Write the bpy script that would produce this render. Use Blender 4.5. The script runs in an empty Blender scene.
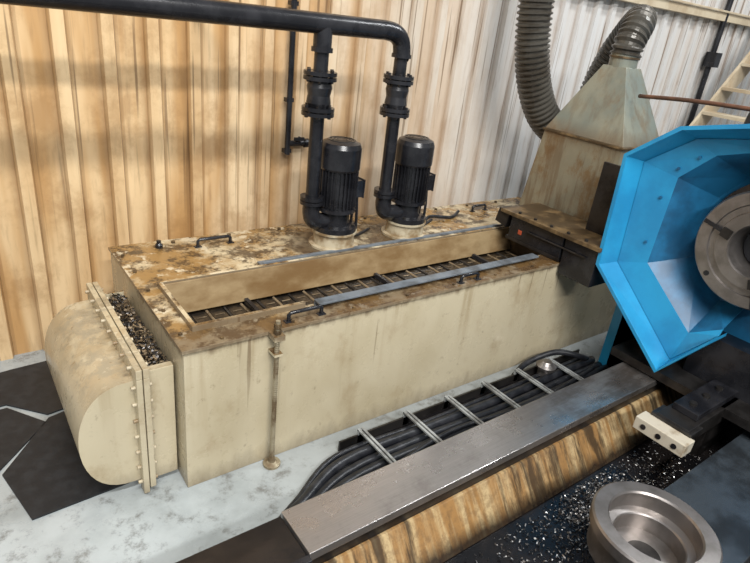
import bpy, bmesh, math, random
from mathutils import Vector, Matrix
random.seed(7)
scene=bpy.context.scene
# ---------------------------------------------------------------- materials
class NT:
    def __init__(s,name):
        s.m=bpy.data.materials.new(name); s.m.use_nodes=True
        s.t=s.m.node_tree; s.n=s.t.nodes; s.b=s.n["Principled BSDF"]
        s.pos=s.n.new("ShaderNodeNewGeometry")
    def link(s,a,b): s.t.links.new(a,b)
    def noise(s,scale=(1,1,1),sc=5,det=6,rough=.6,off=(0,0,0)):
        mp=s.n.new("ShaderNodeMapping"); mp.inputs['Scale'].default_value=scale; mp.inputs['Location'].default_value=off
        s.link(s.pos.outputs['Position'],mp.inputs['Vector'])
        n=s.n.new("ShaderNodeTexNoise"); n.inputs['Scale'].default_value=sc; n.inputs['Detail'].default_value=det; n.inputs['Roughness'].default_value=rough
        s.link(mp.outputs[0],n.inputs['Vector']); return n.outputs['Fac']
    def ramp(s,f,a,b,va=0.,vb=1.):
        r=s.n.new("ShaderNodeMapRange"); r.inputs[1].default_value=a; r.inputs[2].default_value=b; r.inputs[3].default_value=va; r.inputs[4].default_value=vb
        r.interpolation_type='SMOOTHSTEP' if va<vb else 'LINEAR'
        s.link(f,r.inputs[0]); return r.outputs[0]
    def math(s,op,a,b=None):
        m=s.n.new("ShaderNodeMath"); m.operation=op
        for i,v in enumerate((a,b)):
            if v is None: continue
            if isinstance(v,(int,float)): m.inputs[i].default_value=v
            else: s.link(v,m.inputs[i])
        return m.outputs[0]
    def mul(s,a,b): return s.math('MULTIPLY',a,b)
    def mix(s,f,a,b):
        m=s.n.new("ShaderNodeMix"); m.data_type='RGBA'
        if isinstance(f,(int,float)): m.inputs[0].default_value=f
        else: s.link(f,m.inputs[0])
        for i,v in ((6,a),(7,b)):
            if isinstance(v,tuple): m.inputs[i].default_value=(*v,1)
            else: s.link(v,m.inputs[i])
        return m.outputs[2]
    def sep(s,src='Position'):
        x=s.n.new("ShaderNodeSeparateXYZ"); s.link(s.pos.outputs[src],x.inputs[0]); return x.outputs
    def bump(s,f,strength=.2,dist=.01):
        b=s.n.new("ShaderNodeBump"); b.inputs['Strength'].default_value=strength; b.inputs['Distance'].default_value=dist
        s.link(f,b.inputs['Height']); s.link(b.outputs[0],s.b.inputs['Normal'])
    def out(s,col,rough=.5,metal=0.,spec=.5):
        if isinstance(col,tuple): s.b.inputs['Base Color'].default_value=(*col,1)
        else: s.link(col,s.b.inputs['Base Color'])
        if isinstance(rough,(int,float)): s.b.inputs['Roughness'].default_value=rough
        else: s.link(rough,s.b.inputs['Roughness'])
        s.b.inputs['Metallic'].default_value=metal; s.b.inputs['Specular IOR Level'].default_value=spec
        return s.m
def mottled(name,c1,c2,sc=8,rough=.5,metal=0,lo=.4,hi=.65,bump=.1,scale=(1,1,1),spec=.5):
    t=NT(name); n=t.noise(scale,sc); f=t.ramp(n,lo,hi); t.bump(n,bump); return t.out(t.mix(f,c1,c2),rough,metal,spec)

def m_tank(name,topamt=1.):
    t=NT(name); P=t.sep(); Nn=t.sep('Normal')
    up=t.ramp(Nn[2],.3,.7,0.,topamt)
    blot=t.ramp(t.noise((1,1,1),3.2,8,.66),.42,.58)
    fine=t.ramp(t.noise((1,1,1),10,8,.75,(3,1,2)),.46,.58)
    side=t.mix(t.ramp(t.noise((1,1,.6),3,3,.5),.35,.75),(.55,.48,.335),(.45,.38,.245))
    sm=t.ramp(t.noise((1,1,.7),4.5,7,.7,(8,3,1)),.52,.70); side=t.mix(t.mul(sm,.45),side,(.30,.21,.11))
    streak=t.ramp(t.noise((7,7,.45),1.6,4,.6),.54,.76)
    zt=t.ramp(P[2],.1,.72,.05,1.); drip=t.mul(streak,zt)
    side=t.mix(t.mul(drip,.5),side,(.27,.18,.08))
    st3=t.ramp(t.noise((24,24,.8),1.5,2,.5,(9,2,2)),.66,.74); side=t.mix(t.mul(t.mul(st3,zt),.6),side,(.12,.07,.03))
    grime=t.ramp(t.noise((1,1,1),20,6,.7,(5,5,5)),.60,.72); side=t.mix(t.mul(grime,.4),side,(.16,.11,.06))
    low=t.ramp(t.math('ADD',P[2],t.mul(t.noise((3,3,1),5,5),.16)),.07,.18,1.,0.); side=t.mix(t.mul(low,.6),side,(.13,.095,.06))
    edge=t.ramp(t.math('ADD',P[2],t.mul(t.noise((6,6,1),3),.10)),.72,.765)
    side=t.mix(t.mul(edge,.75),side,(.10,.055,.025))
    top=t.mix(blot,(.56,.465,.30),(.30,.175,.06)); top=t.mix(t.mul(fine,.9),top,(.055,.032,.016))
    pale=t.ramp(t.noise((1,1,1),7,5,.7,(7,7,0)),.57,.63); top=t.mix(t.mul(pale,.85),top,(.62,.53,.37))
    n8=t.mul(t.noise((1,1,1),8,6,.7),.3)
    yd=t.ramp(t.math('ADD',P[1],n8),2.17,2.28,1.,0.)
    top=t.mix(t.mul(yd,.75),top,(.08,.045,.02))
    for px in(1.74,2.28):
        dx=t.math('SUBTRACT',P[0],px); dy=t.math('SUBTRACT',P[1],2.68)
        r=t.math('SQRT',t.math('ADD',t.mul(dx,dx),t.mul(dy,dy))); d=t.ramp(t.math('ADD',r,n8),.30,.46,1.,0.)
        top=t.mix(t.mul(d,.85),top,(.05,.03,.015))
    col=t.mix(up,side,top); t.bump(t.noise((1,1,1),30),.12,.004)
    return t.out(col,t.ramp(blot,0,1,.42,.22))
def m_wall():
    t=NT("stained_corrugated_metal"); P=t.sep()
    zone=t.ramp(t.math('ADD',P[0],t.mul(t.noise((1,1,.6),1.2,3),1.0)),1.7,4.6,1.,0.)
    streak=t.ramp(t.noise((4.2,4.2,.42),1.5,3,.5),.32,.62)
    st2=t.ramp(t.noise((20,20,2.8),1.3,4,.6,(5,0,2)),.50,.74)
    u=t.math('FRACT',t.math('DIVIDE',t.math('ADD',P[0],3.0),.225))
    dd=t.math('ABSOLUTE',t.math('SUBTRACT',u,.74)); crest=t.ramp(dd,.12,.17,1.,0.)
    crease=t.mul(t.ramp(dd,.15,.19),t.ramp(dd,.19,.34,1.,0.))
    base=t.mix(zone,(.58,.58,.57),(.74,.55,.32))
    k=t.mul(streak,t.ramp(zone,0,1,.15,.9)); k=t.mul(k,t.math('SUBTRACT',1.,t.mul(crest,.5)))
    c=t.mix(k,base,(.47,.26,.095))
    c=t.mix(t.mul(st2,t.ramp(zone,0,1,.28,.38)),c,(.26,.15,.07))
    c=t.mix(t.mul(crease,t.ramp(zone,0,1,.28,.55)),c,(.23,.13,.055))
    cl=t.ramp(t.noise((1,1,.9),2.6,7,.68,(2,2,7)),.46,.64); c=t.mix(t.mul(t.mul(cl,zone),.5),c,(.30,.16,.06))
    dr=t.mul(t.ramp(t.noise((34,34,.7),1.2,1,.4,(1,9,4)),.64,.71),t.ramp(P[2],.4,1.4)); c=t.mix(t.mul(dr,.65),c,(.13,.075,.035))
    return t.out(c,.36)
def m_floor():
    t=NT("wet_painted_concrete"); P=t.sep(); n=t.noise((1,1,1),2.2,8,.6); n2=t.noise((1,1,1),7,9,.75,(4,4,4))
    c=t.mix(t.ramp(n,.35,.7),(.42,.455,.46),(.27,.295,.295)); c=t.mix(t.mul(t.ramp(n2,.50,.68),.75),c,(.09,.085,.075))
    g=t.ramp(t.math('ADD',P[0],t.mul(n2,.6)),.9,1.5); c=t.mix(t.mul(g,.35),c,(.14,.13,.11))
    t.bump(n2,.08); return t.out(c,t.ramp(n,.4,.65,.12,.4))
def m_rail():
    t=NT("ground_steel_way"); P=t.sep(); n=t.noise((.8,40,1),6,4,.6); c=t.mix(t.ramp(n,.3,.7),(.48,.455,.44),(.40,.38,.365))
    s=t.noise((1,1,1),4,7,.65); c=t.mix(t.mul(t.ramp(s,.50,.72),.5),c,(.13,.105,.085))
    br=t.mul(t.ramp(P[0],1.7,2.8),t.ramp(t.noise((1,3,1),3,6,.7),.4,.6)); c=t.mix(t.mul(br,.6),c,(.12,.085,.06))
    t.bump(n,.02,.002); return t.out(c,t.ramp(s,.3,.7,.22,.4),.85)
def m_rust():
    t=NT("oil_stained_bed_casting"); P=t.sep(); n=t.noise((12,1.,1.),2.0,4,.55); g=t.noise((7,1,1),2,6,.65,(3,3,3)); sp=t.noise((1,1,1),26,6,.75)
    c=t.mix(t.ramp(n,.36,.60),(.46,.34,.18),(.29,.16,.06)); c=t.mix(t.mul(t.ramp(sp,.42,.62),.5),c,(.15,.09,.045))
    c=t.mix(t.mul(t.ramp(g,.47,.60),.85),c,(.04,.028,.018)); 
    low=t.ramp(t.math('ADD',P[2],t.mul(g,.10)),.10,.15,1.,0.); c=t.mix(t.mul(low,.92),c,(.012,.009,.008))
    t.bump(sp,.12,.004); return t.out(c,.26)
def m_hop():
    t=NT("weathered_sheet_metal"); P=t.sep(); s=t.ramp(t.noise((8,8,.9),2,5,.6),.48,.66); b=t.ramp(t.noise((1,1,1),3,6),.38,.62)
    c=t.mix(b,(.20,.225,.195),(.28,.285,.225)); lowb=t.ramp(P[2],1.40,1.44,1.,0.); c=t.mix(t.mul(lowb,.45),c,(.33,.26,.15))
    sp=t.ramp(t.noise((1,1,.6),5,8,.72,(1,2,3)),.48,.64); c=t.mix(t.mul(sp,t.ramp(lowb,0,1,.45,.75)),c,(.20,.11,.04))
    c=t.mix(t.mul(s,t.ramp(lowb,0,1,.3,.5)),c,(.13,.07,.03))
    rim=t.ramp(t.math('ABSOLUTE',t.math('SUBTRACT',P[2],1.43)),.0,.09,1.,0.); c=t.mix(t.mul(rim,.55),c,(.13,.07,.03))
    return t.out(c,.33,.3)
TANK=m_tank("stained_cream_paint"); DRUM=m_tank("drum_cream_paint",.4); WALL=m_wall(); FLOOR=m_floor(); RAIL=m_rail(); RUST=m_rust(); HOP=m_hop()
PALE=mottled("cream_paint",(.50,.43,.30),(.24,.16,.08),9,.4,lo=.42,hi=.65)
ROD=mottled("tarnished_thread",(.36,.31,.21),(.16,.11,.06),14,.4,.4)
DEFL=mottled("oil_stained_deflector",(.36,.265,.145),(.17,.10,.042),2.5,.25,lo=.3,hi=.65,scale=(1,1,2))
WHITE=mottled("chipped_white_paint",(.55,.50,.40),(.28,.21,.13),9,.4,lo=.5,hi=.7)
BLACK=mottled("black_enamel",(.009,.009,.011),(.022,.022,.025),6,.26)
RUBBER=mottled("black_rubber",(.010,.011,.014),(.025,.026,.03),20,.35)
MAT=mottled("oily_rubber_mat",(.008,.010,.013),(.017,.020,.024),14,.55)
OIL=mottled("oily_black_surface",(.006,.006,.007),(.016,.013,.012),5,.18,bump=.3)
BLUE=mottled("blue_machine_paint",(.022,.29,.54),(.018,.22,.44),3,.3)
BLUED=mottled("dark_blue_paint",(.016,.15,.31),(.012,.08,.17),4,.35)
STEEL=mottled("machined_steel",(.31,.285,.27),(.21,.19,.175),7,.34,.85,bump=.03)
DSTEEL=mottled("dark_oily_steel",(.065,.06,.057),(.03,.027,.025),7,.3,.7)
STRIP=mottled("grey_angle_steel",(.20,.23,.26),(.11,.12,.13),9,.35,.3)
WAY=mottled("oily_blue_steel_way",(.13,.16,.19),(.06,.07,.08),5,.25,.7)
BRONZE=mottled("hose_plastic",(.085,.078,.065),(.05,.042,.032),5,.3,.2)
BROWN=mottled("rusty_rod_metal",(.16,.07,.04),(.08,.04,.025),9,.5)
CHIPM=mottled("chip_metal",(.36,.36,.36),(.14,.13,.12),40,.38,.9)
GRIME=mottled("brown_grime",(.06,.038,.018),(.20,.13,.06),9,.4,lo=.45,hi=.7)
BELT=mottled("oily_conveyor_belt",(.025,.021,.018),(.09,.065,.04),11,.3,.5)
RUNG=mottled("belt_hinge_rods",(.28,.21,.13),(.10,.07,.04),11,.35,.3)
ORANGE=mottled("orange_label",(.45,.08,.03),(.3,.05,.02),5,.5)
BEIGE=mottled("beige_paint",(.54,.46,.33),(.40,.31,.2),3,.5)
ALU=mottled("tray_rung_steel",(.44,.46,.46),(.20,.20,.195),14,.35,.4)
# ---------------------------------------------------------------- mesh builder
class B:
    def __init__(s,name): s.name=name; s.bm=bmesh.new(); s.mats=[]
    def mi(s,m):
        if m not in s.mats: s.mats.append(m)
        return s.mats.index(m)
    def face(s,vs,m,smooth=False):
        try: f=s.bm.faces.new(vs)
        except ValueError: return
        f.material_index=s.mi(m); f.smooth=smooth
    def hexa(s,c,m):
        v=[s.bm.verts.new(p) for p in c]
        for q in ((0,3,2,1),(4,5,6,7),(0,1,5,4),(1,2,6,5),(2,3,7,6),(3,0,4,7)): s.face([v[i] for i in q],m)
    def box(s,x0,x1,y0,y1,z0,z1,m):
        s.hexa([(x0,y0,z0),(x1,y0,z0),(x1,y1,z0),(x0,y1,z0),(x0,y0,z1),(x1,y0,z1),(x1,y1,z1),(x0,y1,z1)],m)
    def obox(s,c,size,rot,m):
        c=Vector(c); h=[d/2 for d in size]; P=[(-1,-1,-1),(1,-1,-1),(1,1,-1),(-1,1,-1),(-1,-1,1),(1,-1,1),(1,1,1),(-1,1,1)]
        s.hexa([c+rot@Vector((p[0]*h[0],p[1]*h[1],p[2]*h[2])) for p in P],m)
    def lathe(s,c,axis,prof,m,seg=28,cap=True,smooth=True):
        axis=Vector(axis).normalized(); u=axis.orthogonal().normalized(); w=axis.cross(u); c=Vector(c)
        def ring(r,h): return [s.bm.verts.new(c+axis*h+(u*math.cos(a)+w*math.sin(a))*max(r,.0005)) for a in [2*math.pi*i/seg for i in range(seg)]]
        for k in range(len(prof)-1):
            A,C=ring(*prof[k]),ring(*prof[k+1])
            for i in range(seg): s.face([A[i],A[(i+1)%seg],C[(i+1)%seg],C[i]],m,smooth)
        if cap: s.face(ring(*prof[0])[::-1],m); s.face(ring(*prof[-1]),m)
    def cyl(s,p0,p1,r,m,seg=20,r1=None):
        p0=Vector(p0);p1=Vector(p1); L=(p1-p0).length; s.lathe(p0,p1-p0,[(r,0),(r if r1 is None else r1,L)],m,seg)
    def tube(s,pts,r,m,seg=12,res=8,corr=0,pitch=.03,straight=False):
        pts=[Vector(p) for p in pts]; path=[]
        if straight: path=pts
        else:
            e=[pts[0]*2-pts[1]]+pts+[pts[-1]*2-pts[-2]]
            for i in range(1,len(e)-2):
                a,b,c,d=e[i-1:i+3]
                for k in range(res):
                    t=k/res; path.append(.5*((2*b)+(c-a)*t+(2*a-5*b+4*c-d)*t*t+(3*b-a-3*c+d)*t**3))
            path.append(pts[-1])
        if corr:
            np_=[path[0]]; step=pitch/4; acc=0
            for a,b in zip(path,path[1:]):
                L=(b-a).length; d=step-acc
                while d<=L: np_.append(a+(b-a)*(d/L)); d+=step
                acc=(acc+L)%step
            path=np_
        T=[(path[min(i+1,len(path)-1)]-path[max(i-1,0)]).normalized() for i in range(len(path))]
        u=T[0].orthogonal().normalized(); rings=[]
        for i,p in enumerate(path):
            u=(u-T[i]*u.dot(T[i])).normalized(); w=T[i].cross(u)
            rr=r+(corr*(1 if i%4 in(0,1) else -1) if corr else 0)
            rings.append([s.bm.verts.new(p+(u*math.cos(a)+w*math.sin(a))*rr) for a in [2*math.pi*j/seg for j in range(seg)]])
        for A,C in zip(rings,rings[1:]):
            for i in range(seg): s.face([A[i],A[(i+1)%seg],C[(i+1)%seg],C[i]],m,not corr)
        s.face(rings[0][::-1],m); s.face(rings[-1],m)
    def prism(s,poly,f,a0,a1,m,smooth=False):
        A=[s.bm.verts.new(f(p,a0)) for p in poly]; C=[s.bm.verts.new(f(p,a1)) for p in poly]; n=len(poly)
        for i in range(n): s.face([A[i],A[(i+1)%n],C[(i+1)%n],C[i]],m,smooth)
        s.face([s.bm.verts.new(f(p,a0)) for p in poly][::-1],m); s.face([s.bm.verts.new(f(p,a1)) for p in poly],m)
    def loft(s,A,C,m):
        A=[s.bm.verts.new(p) for p in A]; C=[s.bm.verts.new(p) for p in C]; n=len(A)
        for i in range(n): s.face([A[i],A[(i+1)%n],C[(i+1)%n],C[i]],m)
        s.face(A[::-1],m); s.face(C,m)
    def bolt(s,p,ax,m,r=.012,h=.012): s.lathe(p,ax,[(r,0),(r,h)],m,6,True,False)
    def done(s,bevel=0,parent=None):
        bmesh.ops.recalc_face_normals(s.bm,faces=s.bm.faces)
        me=bpy.data.meshes.new(s.name); s.bm.to_mesh(me); s.bm.free()
        for m in s.mats: me.materials.append(m)
        o=bpy.data.objects.new(s.name,me); scene.collection.objects.link(o)
        if parent: o.parent=parent
        if bevel:
            b=o.modifiers.new("bevel",'BEVEL'); b.width=bevel; b.segments=2; b.limit_method='ANGLE'; b.angle_limit=math.radians(50)
        return o
def empty(name):
    o=bpy.data.objects.new(name,None); scene.collection.objects.link(o); return o
I=Matrix.Identity(3)
LATHE=empty("metal_lathe"); TRAY=empty("cable_tray")
# ---------------------------------------------------------------- room
b=B("floor"); b.box(-3,9.5,-1.5,3.6,-.1,0,FLOOR); b.done()
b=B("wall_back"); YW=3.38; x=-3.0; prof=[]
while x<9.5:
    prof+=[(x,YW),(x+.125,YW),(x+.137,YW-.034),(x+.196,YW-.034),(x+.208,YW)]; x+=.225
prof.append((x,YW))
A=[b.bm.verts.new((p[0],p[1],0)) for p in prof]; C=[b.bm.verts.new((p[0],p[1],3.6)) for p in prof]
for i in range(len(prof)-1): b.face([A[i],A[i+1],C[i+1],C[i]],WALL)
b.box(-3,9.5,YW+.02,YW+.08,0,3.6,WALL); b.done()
b=B("trim_1"); b.box(4.3,9.4,YW-.10,YW-.03,2.36,2.44,BEIGE); b.box(4.3,9.4,YW-.12,YW-.1,2.44,2.46,BEIGE); b.done(.004)
# ---------------------------------------------------------------- tank
def handle(b,x,y,z,L=.17):
    d=Vector((1,0,0)); p=Vector((x,y,z)); h=Vector((0,0,.045))
    b.tube([p-d*L/2,p-d*L/2+h*.8,p-d*(L/2-.012)+h,p+d*(L/2-.012)+h,p+d*L/2+h*.8,p+d*L/2],.0095,BLACK,8,straight=True)
    for k in(-1,1): b.box(*(lambda c:(c.x-.02,c.x+.02,c.y-.015,c.y+.015,z,z+.008))(p+d*k*L/2),BLACK)
b=B("coolant_chip_conveyor_tank"); X0,X1,Y0,Y1,H=.63,3.95,1.93,3.07,.72
ox0,ox1,oy0,oy1=.73,3.18,2.07,2.50
b.box(X0,X1,Y0,Y0+.02,0.0,H-.002,TANK); b.box(X0,X1,Y1-.02,Y1,0,H-.002,TANK)
b.box(X0,X0+.02,Y0+.02,Y1-.02,0,H-.002,TANK); b.box(X1-.02,X1,Y0+.02,Y1-.02,0,H-.002,TANK)
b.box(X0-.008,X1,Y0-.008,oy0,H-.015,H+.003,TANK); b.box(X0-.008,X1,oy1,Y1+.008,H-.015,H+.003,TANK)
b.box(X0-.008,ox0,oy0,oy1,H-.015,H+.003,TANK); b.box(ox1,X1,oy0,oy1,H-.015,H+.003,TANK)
zb=.585
b.box(ox0,ox1,oy1,oy1+.015,zb-.02,H-.01,GRIME); b.box(ox0,ox1,oy0-.015,oy0,zb-.02,H-.01,GRIME)
b.box(ox0-.015,ox0,oy0,oy1,zb-.02,H-.01,GRIME); b.box(ox1,ox1+.015,oy0,oy1,zb-.02,H-.01,GRIME)
b.box(ox0,ox1,oy0,oy1,zb-.04,zb-.02,BELT)
for (a,c,d,e) in((ox0-.02,ox1,oy1,oy1+.02),(ox0-.02,ox0,oy0,oy1),(ox0-.02,1.25,oy0-.02,oy0)): b.box(a,c,d,e,H,H+.03,TANK)
b.hexa([(ox0,oy1-.05,zb+.005),(ox1,oy1-.05,zb+.005),(ox1,oy1-.042,zb),(ox0,oy1-.042,zb),(ox0,oy1-.008,H+.02),(ox1,oy1-.008,H+.02),(ox1,oy1,H+.02),(ox0,oy1,H+.02)],DEFL)
x=ox0+.02; k=0
while x<ox1-.05:
    b.box(x,x+.072,oy0+.01,oy1-.05,zb-.02,zb-.008,BELT)
    b.cyl((x+.08,oy0+.005,zb-.008),(x+.08,oy1-.05,zb-.008),.008,RUNG if k%2 else DSTEEL,8)
    for j in range(6): b.box(x+.01,x+.06,oy0+.04+j*.056,oy0+.047+j*.056,zb-.008,zb-.003,RUNG)
    if k%9==4: b.box(x,x+.02,oy0,oy1-.06,zb+.0,zb+.03,BLACK)
    x+=.092; k+=1
b.box(1.26,3.14,2.525,2.595,H+.003,H+.016,STRIP); b.box(1.26,3.14,2.522,2.53,H-.01,H+.04,STRIP)
b.box(1.30,2.9,2.052,2.06,H-.03,H+.03,STRIP); b.box(1.30,2.9,2.005,2.06,H+.022,H+.033,STRIP)
handle(b,1.15,2.92,H,.19); handle(b,1.20,1.965,H,.17); handle(b,3.27,2.9,H,.14); handle(b,2.24,1.955,H,.13)
for i in range(9):
    b.bolt((.95+i*.33,3.02,H+.003),(0,0,1),GRIME); b.bolt((.8+i*.33,1.952,H+.003),(0,0,1),GRIME,.009,.008)
for i in range(5): b.bolt((.66,2.05+i*.22,H+.003),(0,0,1),GRIME,.009,.008)
b.lathe((.86,2.98,H),(0,0,1),[(.02,0),(.02,.02),(.012,.03),(.012,.045)],BLACK,12)
b.tube([(2.60,2.78,H+.015),(2.72,2.85,H+.03),(2.9,2.82,H+.015),(3.05,2.9,H+.02)],.012,RUBBER,8)
b.done(.003)
b=B("levelling_screw"); 
b.cyl((1.02,1.885,.02),(1.02,1.885,.79),.0105,ROD,12)
for i in range(60): b.lathe((1.02,1.885,.06+i*.0105),(0,0,1),[(.0105,0),(.0118,.003),(.0105,.006)],ROD,12,False)
b.box(.995,1.045,1.86,1.921,.70,.725,TANK); b.box(1.0,1.04,1.865,1.929,.62,.632,TANK)
b.lathe((1.02,1.885,.755),(0,0,1),[(.018,0),(.018,.022)],GRIME,6); b.lathe((1.02,1.885,.73),(0,0,1),[(.018,0),(.018,.014)],GRIME,6)
b.lathe((1.02,1.885,0),(0,0,1),[(.042,0),(.042,.012),(.018,.022),(.014,.045)],ROD,18); b.done()
# ---------------------------------------------------------------- conveyor tail
b=B("conveyor_tail_drum_housing"); xf=.47
prof=[(xf,.575)]+[(xf-.02-.215*math.sin(math.pi*i/20)**.75,.31+.26*math.cos(math.pi*i/20)) for i in range(0,21)]+[(xf,.05)]
ya,yb=2.03,2.80
b.prism(prof,lambda p,a:(p[0],a,p[1]),ya,yb,DRUM,True)
b.box(xf-.012,xf+.012,ya-.05,yb+.04,.60,.645,DRUM); b.box(xf-.012,xf+.012,ya-.05,ya,-.0+.005,.60,DRUM); b.box(xf-.012,xf+.012,yb,yb+.04,.005,.60,DRUM)
b.box(xf+.016,xf+.04,ya-.05,yb+.04,.60,.645,DRUM); b.box(xf+.016,xf+.04,ya-.05,ya,.03,.60,DRUM); b.box(xf+.016,xf+.04,yb,yb+.04,.03,.60,DRUM)
b.box(xf-.01,xf+.038,ya-.005,yb+.005,.08,.60,DRUM)
for i in range(8): b.bolt((xf-.028,ya+.02+i*.105,.622),(1,0,0),PALE,.009,.08)
for i in range(7): b.bolt((xf-.028,ya-.025,.06+i*.082),(1,0,0),PALE,.009,.08)
b.box(xf+.038,.615,yb-.03,yb-.015,.06,.60,TANK); b.box(xf+.038,.615,ya+.035,yb-.03,.06,.57,GRIME)
b.box(xf+.03,.62,ya-.0,ya+.035,.03,.60,DRUM)
b.done(.003)
def chips(name,n,fn,mat,s0=.004,s1=.014,mat2=None,parent=None):
    b=B(name)
    for i in range(n):
        x,y,z=fn(); s=random.uniform(s0,s1); R=Matrix.Rotation(random.uniform(0,6.28),3,'Z')@Matrix.Rotation(random.uniform(-.9,.9),3,'X')@Matrix.Rotation(random.uniform(-.7,.7),3,'Y')
        m=mat if (mat2 is None or random.random()<.55) else mat2
        c=Vector((x,y,z+s*.5)); w=s*.35
        v=[b.bm.verts.new(c+R@Vector(q)) for q in((-s,-w,0),(0,-w,s*.4),(s,-w,0),(s,w,0),(0,w,s*.4),(-s,w,0))]
        b.face([v[0],v[1],v[4],v[5]],m); b.face([v[1],v[2],v[3],v[4]],m)
    return b.done(parent=parent)
chips("metal_chip_pile",1500,lambda:(lambda u,v:(.515+u*.1,2.07+v*.68,.572+.035*math.sin(u*3.14)*random.random()))(random.random(),random.random()),DSTEEL,.005,.013,RUNG)
# ---------------------------------------------------------------- pumps
def pump(name,mx,my,px):
    b=B(name); H=.723
    b.lathe((mx,my,H),(0,0,1),[(.15,0),(.15,.012),(.125,.014),(.12,.085),(.135,.087),(.135,.10)],PALE,32)
    z=H+.10
    b.lathe((mx,my,z),(0,0,1),[(.13,0),(.13,.03),(.085,.035),(.08,.11),(.115,.12),(.115,.14)],BLACK,32)
    z+=.14
    b.lathe((mx,my,z),(0,0,1),[(.095,0),(.095,.25)],BLACK,32)
    for i in range(28):
        a=2*math.pi*i/28; R=Matrix.Rotation(a,3,'Z'); b.obox(Vector((mx,my,z+.12))+R@Vector((.102,0,0)),(.022,.005,.22),R,BLACK)
    b.lathe((mx,my,z+.225),(0,0,1),[(.114,0),(.118,.01),(.118,.125),(.108,.15),(.078,.163),(.0,.167)],BLACK,32)
    for r in(.03,.05,.07): b.lathe((mx,my,z+.388),(0,0,1),[(r,0),(r,.004),(r+.008,.004),(r+.008,0)],DSTEEL,24,False)
    b.box(mx+.085,mx+.14,my-.06,my+.05,z+.06,z+.16,BLACK); b.box(mx+.139,mx+.147,my-.064,my+.054,z+.055,z+.165,BLACK)
    for k in(-.03,.02): b.tube([(mx+.12,my+k,z+.06),(mx+.13,my+k,z-.05),(mx+.15,my+k+.02,z-.16),(mx+.2,my+.05,H+.012),(mx+.35,my+.12,H+.012)],.009,RUBBER,8)
    for k in range(4):
        a=k*math.pi/2+.78; b.bolt((mx+.11*math.cos(a),my+.11*math.sin(a),H+.13),(0,0,1),DSTEEL)
    b.tube([(mx-.06,my,H+.16),(mx-.11,my,H+.155),(px+.02,my,H+.17),(px,my,H+.215),(px,my,H+.28)],.05,BLACK,16)
    for zz in (H+.27,H+.295): b.lathe((px,my,zz),(0,0,1),[(.068,0),(.068,.02)],BLACK,24)
    b.cyl((px,my,H+.3),(px,my,1.80),.038,BLACK)
    for zz in(1.485,1.51,1.665,1.69): b.lathe((px,my,zz),(0,0,1),[(.088,0),(.088,.019)],BLACK,28)
    for zz in(1.475,1.655):
        for k in range(6):
            a=k*math.pi/3; b.bolt((px+.07*math.cos(a),my+.07*math.sin(a),zz),(0,0,1),BLACK,.010,.065)
    b.lathe((px,my,1.53),(0,0,1),[(.058,0),(.066,.02),(.06,.06),(.068,.10),(.06,.135)],BLACK,24)
    return b.done()
PY=2.70
pump("coolant_pump",1.81,PY,1.64); pump("coolant_pump",2.36,PY,2.16)
b=B("coolant_header_pipe"); z=1.935
b.cyl((-1.5,PY,z),(2.0,PY,z),.05,BLACK,24)
b.tube([(1.98,PY,z),(2.03,PY,z),(2.10,PY,z-.012),(2.145,PY,z-.05),(2.16,PY,z-.11),(2.16,PY,1.815)],.05,BLACK,20)
b.cyl((1.64,PY,z),(1.64,PY,1.825),.048,BLACK); b.lathe((1.64,PY,1.802),(0,0,1),[(.056,0),(.056,.023)],BLACK); b.lathe((2.16,PY,1.802),(0,0,1),[(.056,0),(.056,.02)],BLACK)
for xx in(-1.0,1.2): b.box(xx,xx+.03,PY,YW-.04,z-.02,z+.02,BLACK)
b.done()
b=B("wall_water_pipe"); b.cyl((1.80,3.31,1.12),(1.80,3.31,3.5),.018,BLACK,12); b.cyl((1.80,3.31,1.19),(1.93,3.31,1.19),.02,BLACK,12); b.lathe((1.92,3.31,1.19),(1,0,0),[(.03,0),(.03,.03)],BLACK,8)
b.box(1.83,1.9,3.27,3.285,1.215,1.235,BLACK); b.cyl((1.865,3.31,1.19),(1.865,3.275,1.235),.01,BLACK,8)
for zz in(1.13,1.45,2.0): b.box(1.775,1.825,3.30,3.342,zz,zz+.025,BLACK)
b.done()
# ---------------------------------------------------------------- hopper + hoses
b=B("dust_extraction_hood"); x0,x1,y0,y1=3.4,3.86,1.95,2.56
b.loft([(x0-.0,y0,.75),(x1,y0,.75),(x1,y1+.09,.75),(x0-.0,y1+.09,.75)],[(x0,y0,1.42),(x1,y0,1.42),(x1,y1,1.42),(x0,y1,1.42)],HOP)
b.box(x0-.03,x1+.03,y0-.02,y1+.12,.725,.75,GRIME)
b.box(x0-.012,x1+.012,y0-.012,y1+.012,1.415,1.43,GRIME)
cx,cy=3.63,2.25; h=.085
b.loft([(x0,y0,1.43),(x1,y0,1.43),(x1,y1,1.43),(x0,y1,1.43)],[(cx-h,cy-h,1.88),(cx+h,cy-h,1.88),(cx+h,cy+h,1.88),(cx-h,cy+h,1.88)],HOP)
b.cyl((cx,cy,1.87),(cx,cy,1.96),.088,HOP,24); b.lathe((cx,cy,1.93),(0,0,1),[(.095,0),(.095,.012)],GRIME,24)
b.done(.003)
b=B("flexible_extraction_hose"); b.tube([(cx,cy,1.95),(cx+.01,cy,2.03),(cx+.09,cy+.02,2.13),(cx+.21,cy+.10,2.16),(cx+.31,cy+.22,2.08),(cx+.36,cy+.34,1.9),(cx+.40,cy+.44,1.6),(cx+.44,cy+.5,1.0),(cx+.46,cy+.52,.08)],.092,BRONZE,24,10,corr=.007,pitch=.036); b.done()
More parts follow.
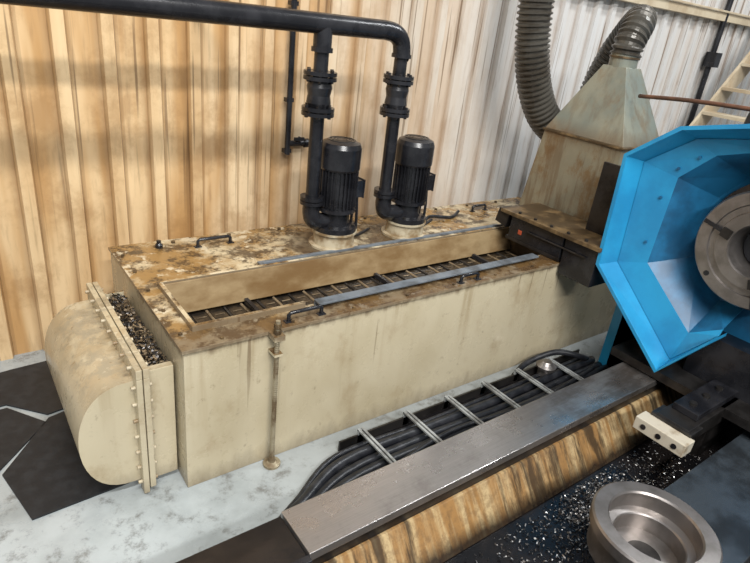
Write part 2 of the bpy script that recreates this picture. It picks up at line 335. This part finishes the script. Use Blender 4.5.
b=B("flexible_extraction_hose"); b.tube([(3.33,2.82,3.4),(3.33,2.82,2.7),(3.34,2.82,2.25),(3.38,2.81,1.95),(3.47,2.80,1.7),(3.60,2.78,1.5),(3.76,2.76,1.38),(3.9,2.74,1.34)],.112,BRONZE,28,10,corr=.008,pitch=.036); b.done()
# ---------------------------------------------------------------- chip chute bracket
b=B("chute_bracket")
b.box(3.0,3.36,1.93,2.36,.75,.895,BLACK); b.box(3.0,3.36,1.68,1.915,.66,.895,BLACK); b.box(2.97,3.36,1.66,2.44,.90,.925,GRIME); b.box(3.0,3.3,1.93,2.38,.727,.75,DSTEEL)
b.obox((3.05,2.43,.86),(.12,.10,.1),Matrix.Rotation(.2,3,'X'),DSTEEL)
b.box(3.2,3.36,1.74,1.78,.925,1.38,DSTEEL); b.box(3.2,3.22,1.74,1.93,.925,1.36,DSTEEL)
b.box(2.994,3.0,2.25,2.28,.79,.82,ORANGE)
for i in range(5): b.bolt((3.0,1.78+i*.13,.925),(0,0,1),DSTEEL)
b.cyl((2.99,2.2,.83),(2.99,1.75,.83),.006,DSTEEL,8)
b.done(.003,LATHE)
# ---------------------------------------------------------------- lathe headstock guard (open C-shaped folded sheet)
out=[(.955,.665),(1.15,.375),(1.675,.82),(1.70,1.47),(1.45,1.67),(1.10,1.755),(.6,1.73),(.25,1.5),(.2,1.1)]
CY,CZ=.95,1.165
mid=[(.96,.72),(1.11,.62),(1.45,.90),(1.44,1.40),(1.29,1.555),(1.05,1.635),(.75,1.62),(.45,1.45),(.4,1.12)]
inn=[(.96,.82),(1.09,.79),(1.28,.98),(1.29,1.32),(1.18,1.46),(1.0,1.515),(.82,1.50),(.65,1.38),(.6,1.15)]
b=B("headstock_guard")
def nrm(p,k):
    d=Vector((p[0]-CY,p[1]-1.12)); return (p[0]-d.x/d.length*k,p[1]-d.y/d.length*k)
def strip(o1,i1,xo,xi,th,m):
    n=len(o1)
    for i in range(n-1):
        j=i+1; A=[(xo,*o1[i]),(xo,*o1[j]),(xi,*i1[j]),(xi,*i1[i])]
        b.hexa(A+[(p[0]+th,p[1],p[2]) for p in A],m)
e1=out; e2=[nrm(p,.022) for p in out]; e3=[nrm(p,.075) for p in out]
e3[0]=(.957,.69); e3[1]=(1.14,.44)
strip(e1,e2,2.99,2.99,.012,BLUE)
n=len(out)
for i in range(n-1):
    j=i+1
    b.hexa([(3.0,*e1[i]),(3.0,*e1[j]),(3.0,*e2[j]),(3.0,*e2[i]),(3.11,*nrm(e1[i],.03)),(3.11,*nrm(e1[j],.03)),(3.11,*e3[j]),(3.11,*e3[i])],BLUE)
strip(e3,mid,3.10,3.13,.015,BLUE)
strip(mid,inn,3.13,3.33,.012,BLUED)
strip(inn,[nrm(p,.03) for p in inn],3.33,3.35,.01,BLUED)
b.hexa([(3.0,*out[0]),(3.0,*out[1]),(3.0,*e2[1]),(3.0,*e2[0]),(3.2,*out[0]),(3.2,*out[1]),(3.2,*e2[1]),(3.2,*e2[0])],BLUE)
for i in range(2,4):
    for f in(.25,.75):
        p=Vector(e3[i]).lerp(Vector(e3[i+1]),f); q=Vector(mid[i]).lerp(Vector(mid[i+1]),f); r=p.lerp(q,.75); b.bolt((3.12,r.x,r.y),(-1,0,0),BLUED,.008,.01)
b.box(3.36,4.9,.35,1.52,.5,1.45,BLUED); b.box(3.36,4.9,.3,1.6,.0,.5,BLACK); b.box(3.36,3.5,1.45,1.66,.0,.8,BLUE)
b.box(3.05,3.36,.45,1.45,.31,.36,DSTEEL); b.box(3.22,3.36,.4,1.1,.36,.62,BLACK)
b.done(.003,LATHE)
b=B("lathe_chuck"); cc=(3.40,CY,CZ)
b.lathe(cc,(-1,0,0),[(.34,0),(.34,.10),(.31,.11),(.31,.14)],BLACK,48)
b.lathe(cc,(-1,0,0),[(.30,.14),(.30,.27),(.292,.28),(.235,.28),(.23,.27),(.20,.27),(.195,.285),(.135,.285),(.13,.275),(.12,.22),(.11,.0)],STEEL,64,False)
for k in range(3):
    a=k*2.094+.25; R=Matrix.Rotation(a,3,'X'); c=Vector(cc)+Vector((-.281,0,0)); b.obox(c+R@Vector((0,.215,0)),(.012,.15,.02),R,BLACK); b.obox(c+R@Vector((-.002,.165,0)),(.02,.05,.05),R,DSTEEL)
    R=Matrix.Rotation(a+1.04,3,'X'); b.lathe(c+R@Vector((.002,.263,0)),(-1,0,0),[(.014,0),(.014,.006)],BLACK,12)
b.lathe(Vector(cc)+Vector((-.15,0,0)),(-1,0,0),[(.11,0),(.11,.003)],BLACK,24)
b.done(0,LATHE)
b=B("coolant_hose"); b.tube([(3.2,1.22,1.64),(3.2,1.2,1.80),(3.22,1.1,1.88),(3.25,.95,1.92),(3.3,.7,1.95),(3.4,.4,1.85),(3.5,.35,1.4)],.034,RUBBER,14); b.done(0,LATHE)
b=B("rusty_rod"); b.tube([(3.50,2.0,1.735),(3.4,1.6,1.77),(3.28,1.1,1.79),(3.2,.7,1.80)],.012,BROWN,10); b.done(0,LATHE)
# ---------------------------------------------------------------- lathe bed
b=B("lathe_bed")
b.box(.787,4.9,1.15,1.365,.26,.30,RAIL)
b.box(.80,4.9,1.16,1.36,.0,.26,DSTEEL)
b.box(.15,.783,1.16,1.36,.0,.285,OIL); b.box(.15,.787,1.13,1.16,.24,.29,BLACK)
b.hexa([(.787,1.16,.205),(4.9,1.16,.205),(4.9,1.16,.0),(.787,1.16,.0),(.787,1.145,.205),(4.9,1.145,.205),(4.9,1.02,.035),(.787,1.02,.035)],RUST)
b.box(.2,4.9,-.3,1.03,0,.03,OIL)
b.box(1.82,4.9,.30,.68,.2,.25,WAY); b.box(1.84,4.9,.32,.66,.03,.2,DSTEEL)
b.box(.3,4.9,-.3,.15,.03,.1,OIL)
b.done(.003,LATHE)
b=B("tool_clamp_block")
b.box(2.58,2.67,.74,1.0,.265,.335,WHITE)
for y in(.79,.87,.95): b.lathe((2.58,y,.30),(-1,0,0),[(.014,0),(.014,.004)],BLACK,16)
b.box(2.67,3.3,.78,.95,.26,.36,DSTEEL); b.box(2.78,3.25,.80,.93,.36,.40,BLACK); b.box(2.66,2.78,.76,.97,.335,.355,DSTEEL)
for i in range(3): b.bolt((2.85+i*.14,.865,.40),(0,0,1),DSTEEL,.02,.014)
b.box(3.0,3.3,.80,.92,.03,.27,DSTEEL)
b.done(.004,LATHE)
b=B("steel_ring_workpiece")
b.lathe((1.885,.53,.25),(0,0,1),[(.20,0),(.205,.01),(.205,.12),(.225,.125),(.225,.165),(.218,.172),(.168,.172),(.162,.165),(.162,.10),(.132,.095),(.128,.09),(.128,.02),(.0,.018)],STEEL,64)
b.lathe((1.885,.53,.25),(0,0,1),[(.126,.019),(.0,.019)],DSTEEL,40,False); b.done(0,LATHE)
def pit():
    while True:
        x=random.gauss(2.3,.40); y=random.uniform(.70,1.0)
        if random.random()<.4: x=random.gauss(2.25,.12); y=random.gauss(.86,.06)
        if 1.2<x<3.4 and .69<y<1.01: return (x,y,.031+random.random()*.008)
chips("metal_chips_swarf",3600,pit,CHIPM,.003,.009,DSTEEL,LATHE)
# ---------------------------------------------------------------- cable tray + hoses
b=B("tray_frame")
b.box(1.35,3.34,1.44,1.455,.0,.06,DSTEEL); b.box(1.35,3.34,1.80,1.81,.0,.06,DSTEEL); b.box(1.35,3.34,1.455,1.80,.002,.008,OIL)
x=1.46
while x<3.2:
    for q in(0,.022): b.box(x+q,x+q+.013,1.45,1.81,.085,.095,ALU)
    b.box(x+.013,x+.022,1.45,1.81,.085,.088,DSTEEL); b.box(x,x+.035,1.80,1.812,.0,.09,ALU); x+=.30
b.done(0,TRAY)
b=B("hose_bundle")
for k in range(5):
    y=1.52+k*.058; z=.03+(k%2)*.012
    b.tube([(.45+.03*k,1.42,.03),(.8,1.42+.02*k,z),(1.0,1.46+.035*k,z),(1.3,y,z),(1.8,y+.012*math.sin(k),z),(2.4,y-.01,z),(3.0,y,z),(3.34,y,z)],.026 if k<4 else .016,RUBBER,12)
b.tube([(1.0,1.42,.06),(1.4,1.50,.075),(1.9,1.58,.075),(2.5,1.53,.075),(3.2,1.6,.07)],.014,RUBBER,10)
b.tube([(2.7,1.83,.02),(2.85,1.86,.06),(3.05,1.8,.12),(3.2,1.7,.1),(3.34,1.72,.03)],.02,RUBBER); b.done(0,TRAY)
b=B("oil_filler_cap"); b.lathe((2.88,1.74,.0),(0,0,1),[(.045,0),(.045,.08),(.06,.085),(.065,.105),(.045,.12),(.03,.135),(.0,.137)],STEEL,24); b.done(0,TRAY)
# ---------------------------------------------------------------- mats
def mat(name,pts,z=.001):
    b=B(name); b.prism(pts,lambda p,a:(p[0],p[1],a),z,z+.008,MAT); b.done()
mat("rubber_floor_mat",[(-.03,2.38),(.04,2.06),(.42,2.08),(.40,2.75),(.20,2.70)])
mat("rubber_floor_mat",[(-.5,2.85),(-.45,2.2),(-.04,2.41),(.185,2.67),(.04,2.87)])
mat("rubber_floor_mat",[(-.5,3.14),(-.5,2.88),(.04,2.90),(.20,2.73),(.42,2.77),(.38,3.24),(.1,3.22)])
# ---------------------------------------------------------------- staircase at far right
b=B("steel_staircase")
for yy in(2.95,2.3):
    b.prism([(5.0,0),(5.3,0),(8.0,2.7),(8.0,3.0)],lambda p,a:(p[0],a,p[1]),yy,yy+.03,BEIGE)
for i in range(11): b.box(5.2+i*.25,5.45+i*.25,2.33,2.95,.2+i*.25,.23+i*.25,BEIGE)
b.done()
b=B("wall_conduit"); b.cyl((7.0,3.3,0),(7.0,3.3,3.5),.03,BLACK,12); b.box(6.93,7.05,3.22,3.34,1.9,2.05,BLACK); b.done()
# ---------------------------------------------------------------- lights
def area(name,loc,tgt,sx,sy,e,c):
    l=bpy.data.lights.new(name,'AREA'); l.shape='RECTANGLE'; l.size=sx; l.size_y=sy; l.energy=e; l.color=c
    o=bpy.data.objects.new(name,l); scene.collection.objects.link(o); o.location=loc
    d=(Vector(tgt)-Vector(loc)).normalized(); xa=Vector((1,0,0)); za=-d; ya=za.cross(xa).normalized(); xa=ya.cross(za)
    o.matrix_world=Matrix(((xa.x,ya.x,za.x,loc[0]),(xa.y,ya.y,za.y,loc[1]),(xa.z,ya.z,za.z,loc[2]),(0,0,0,1)))
area("ceiling_lamp",(-.5,-4.6,6.0),(1.8,2.5,.8),4.0,.35,540,(1,.985,.96))
area("ceiling_lamp",(.3,-.9,6.0),(1.8,2.4,.6),4.0,.3,350,(1,.99,.97))
area("ceiling_lamp",(6.5,.5,6.0),(4.5,2.4,.6),3,.5,220,(.95,.98,1))
w=bpy.data.worlds.new("w"); scene.world=w; w.use_nodes=True; w.node_tree.nodes["Background"].inputs[0].default_value=(.88,.94,1,1); w.node_tree.nodes["Background"].inputs[1].default_value=.30
scene.view_settings.view_transform='Standard'; scene.view_settings.look='None'; scene.view_settings.exposure=0
# ---------------------------------------------------------------- camera
dX=Vector((810,166,-572)).normalized();dY=Vector((-470,324,-572)).normalized();dZ=dX.cross(dY).normalized();dY=dZ.cross(dX)
cd=bpy.data.cameras.new("camera"); cd.sensor_width=36; cd.lens=572/750*36; cam=bpy.data.objects.new("camera",cd); scene.collection.objects.link(cam)
cam.matrix_world=Matrix(((dX.x,dX.y,dX.z,0),(dY.x,dY.y,dY.z,0),(dZ.x,dZ.y,dZ.z,2.0),(0,0,0,1)))
scene.camera=cam
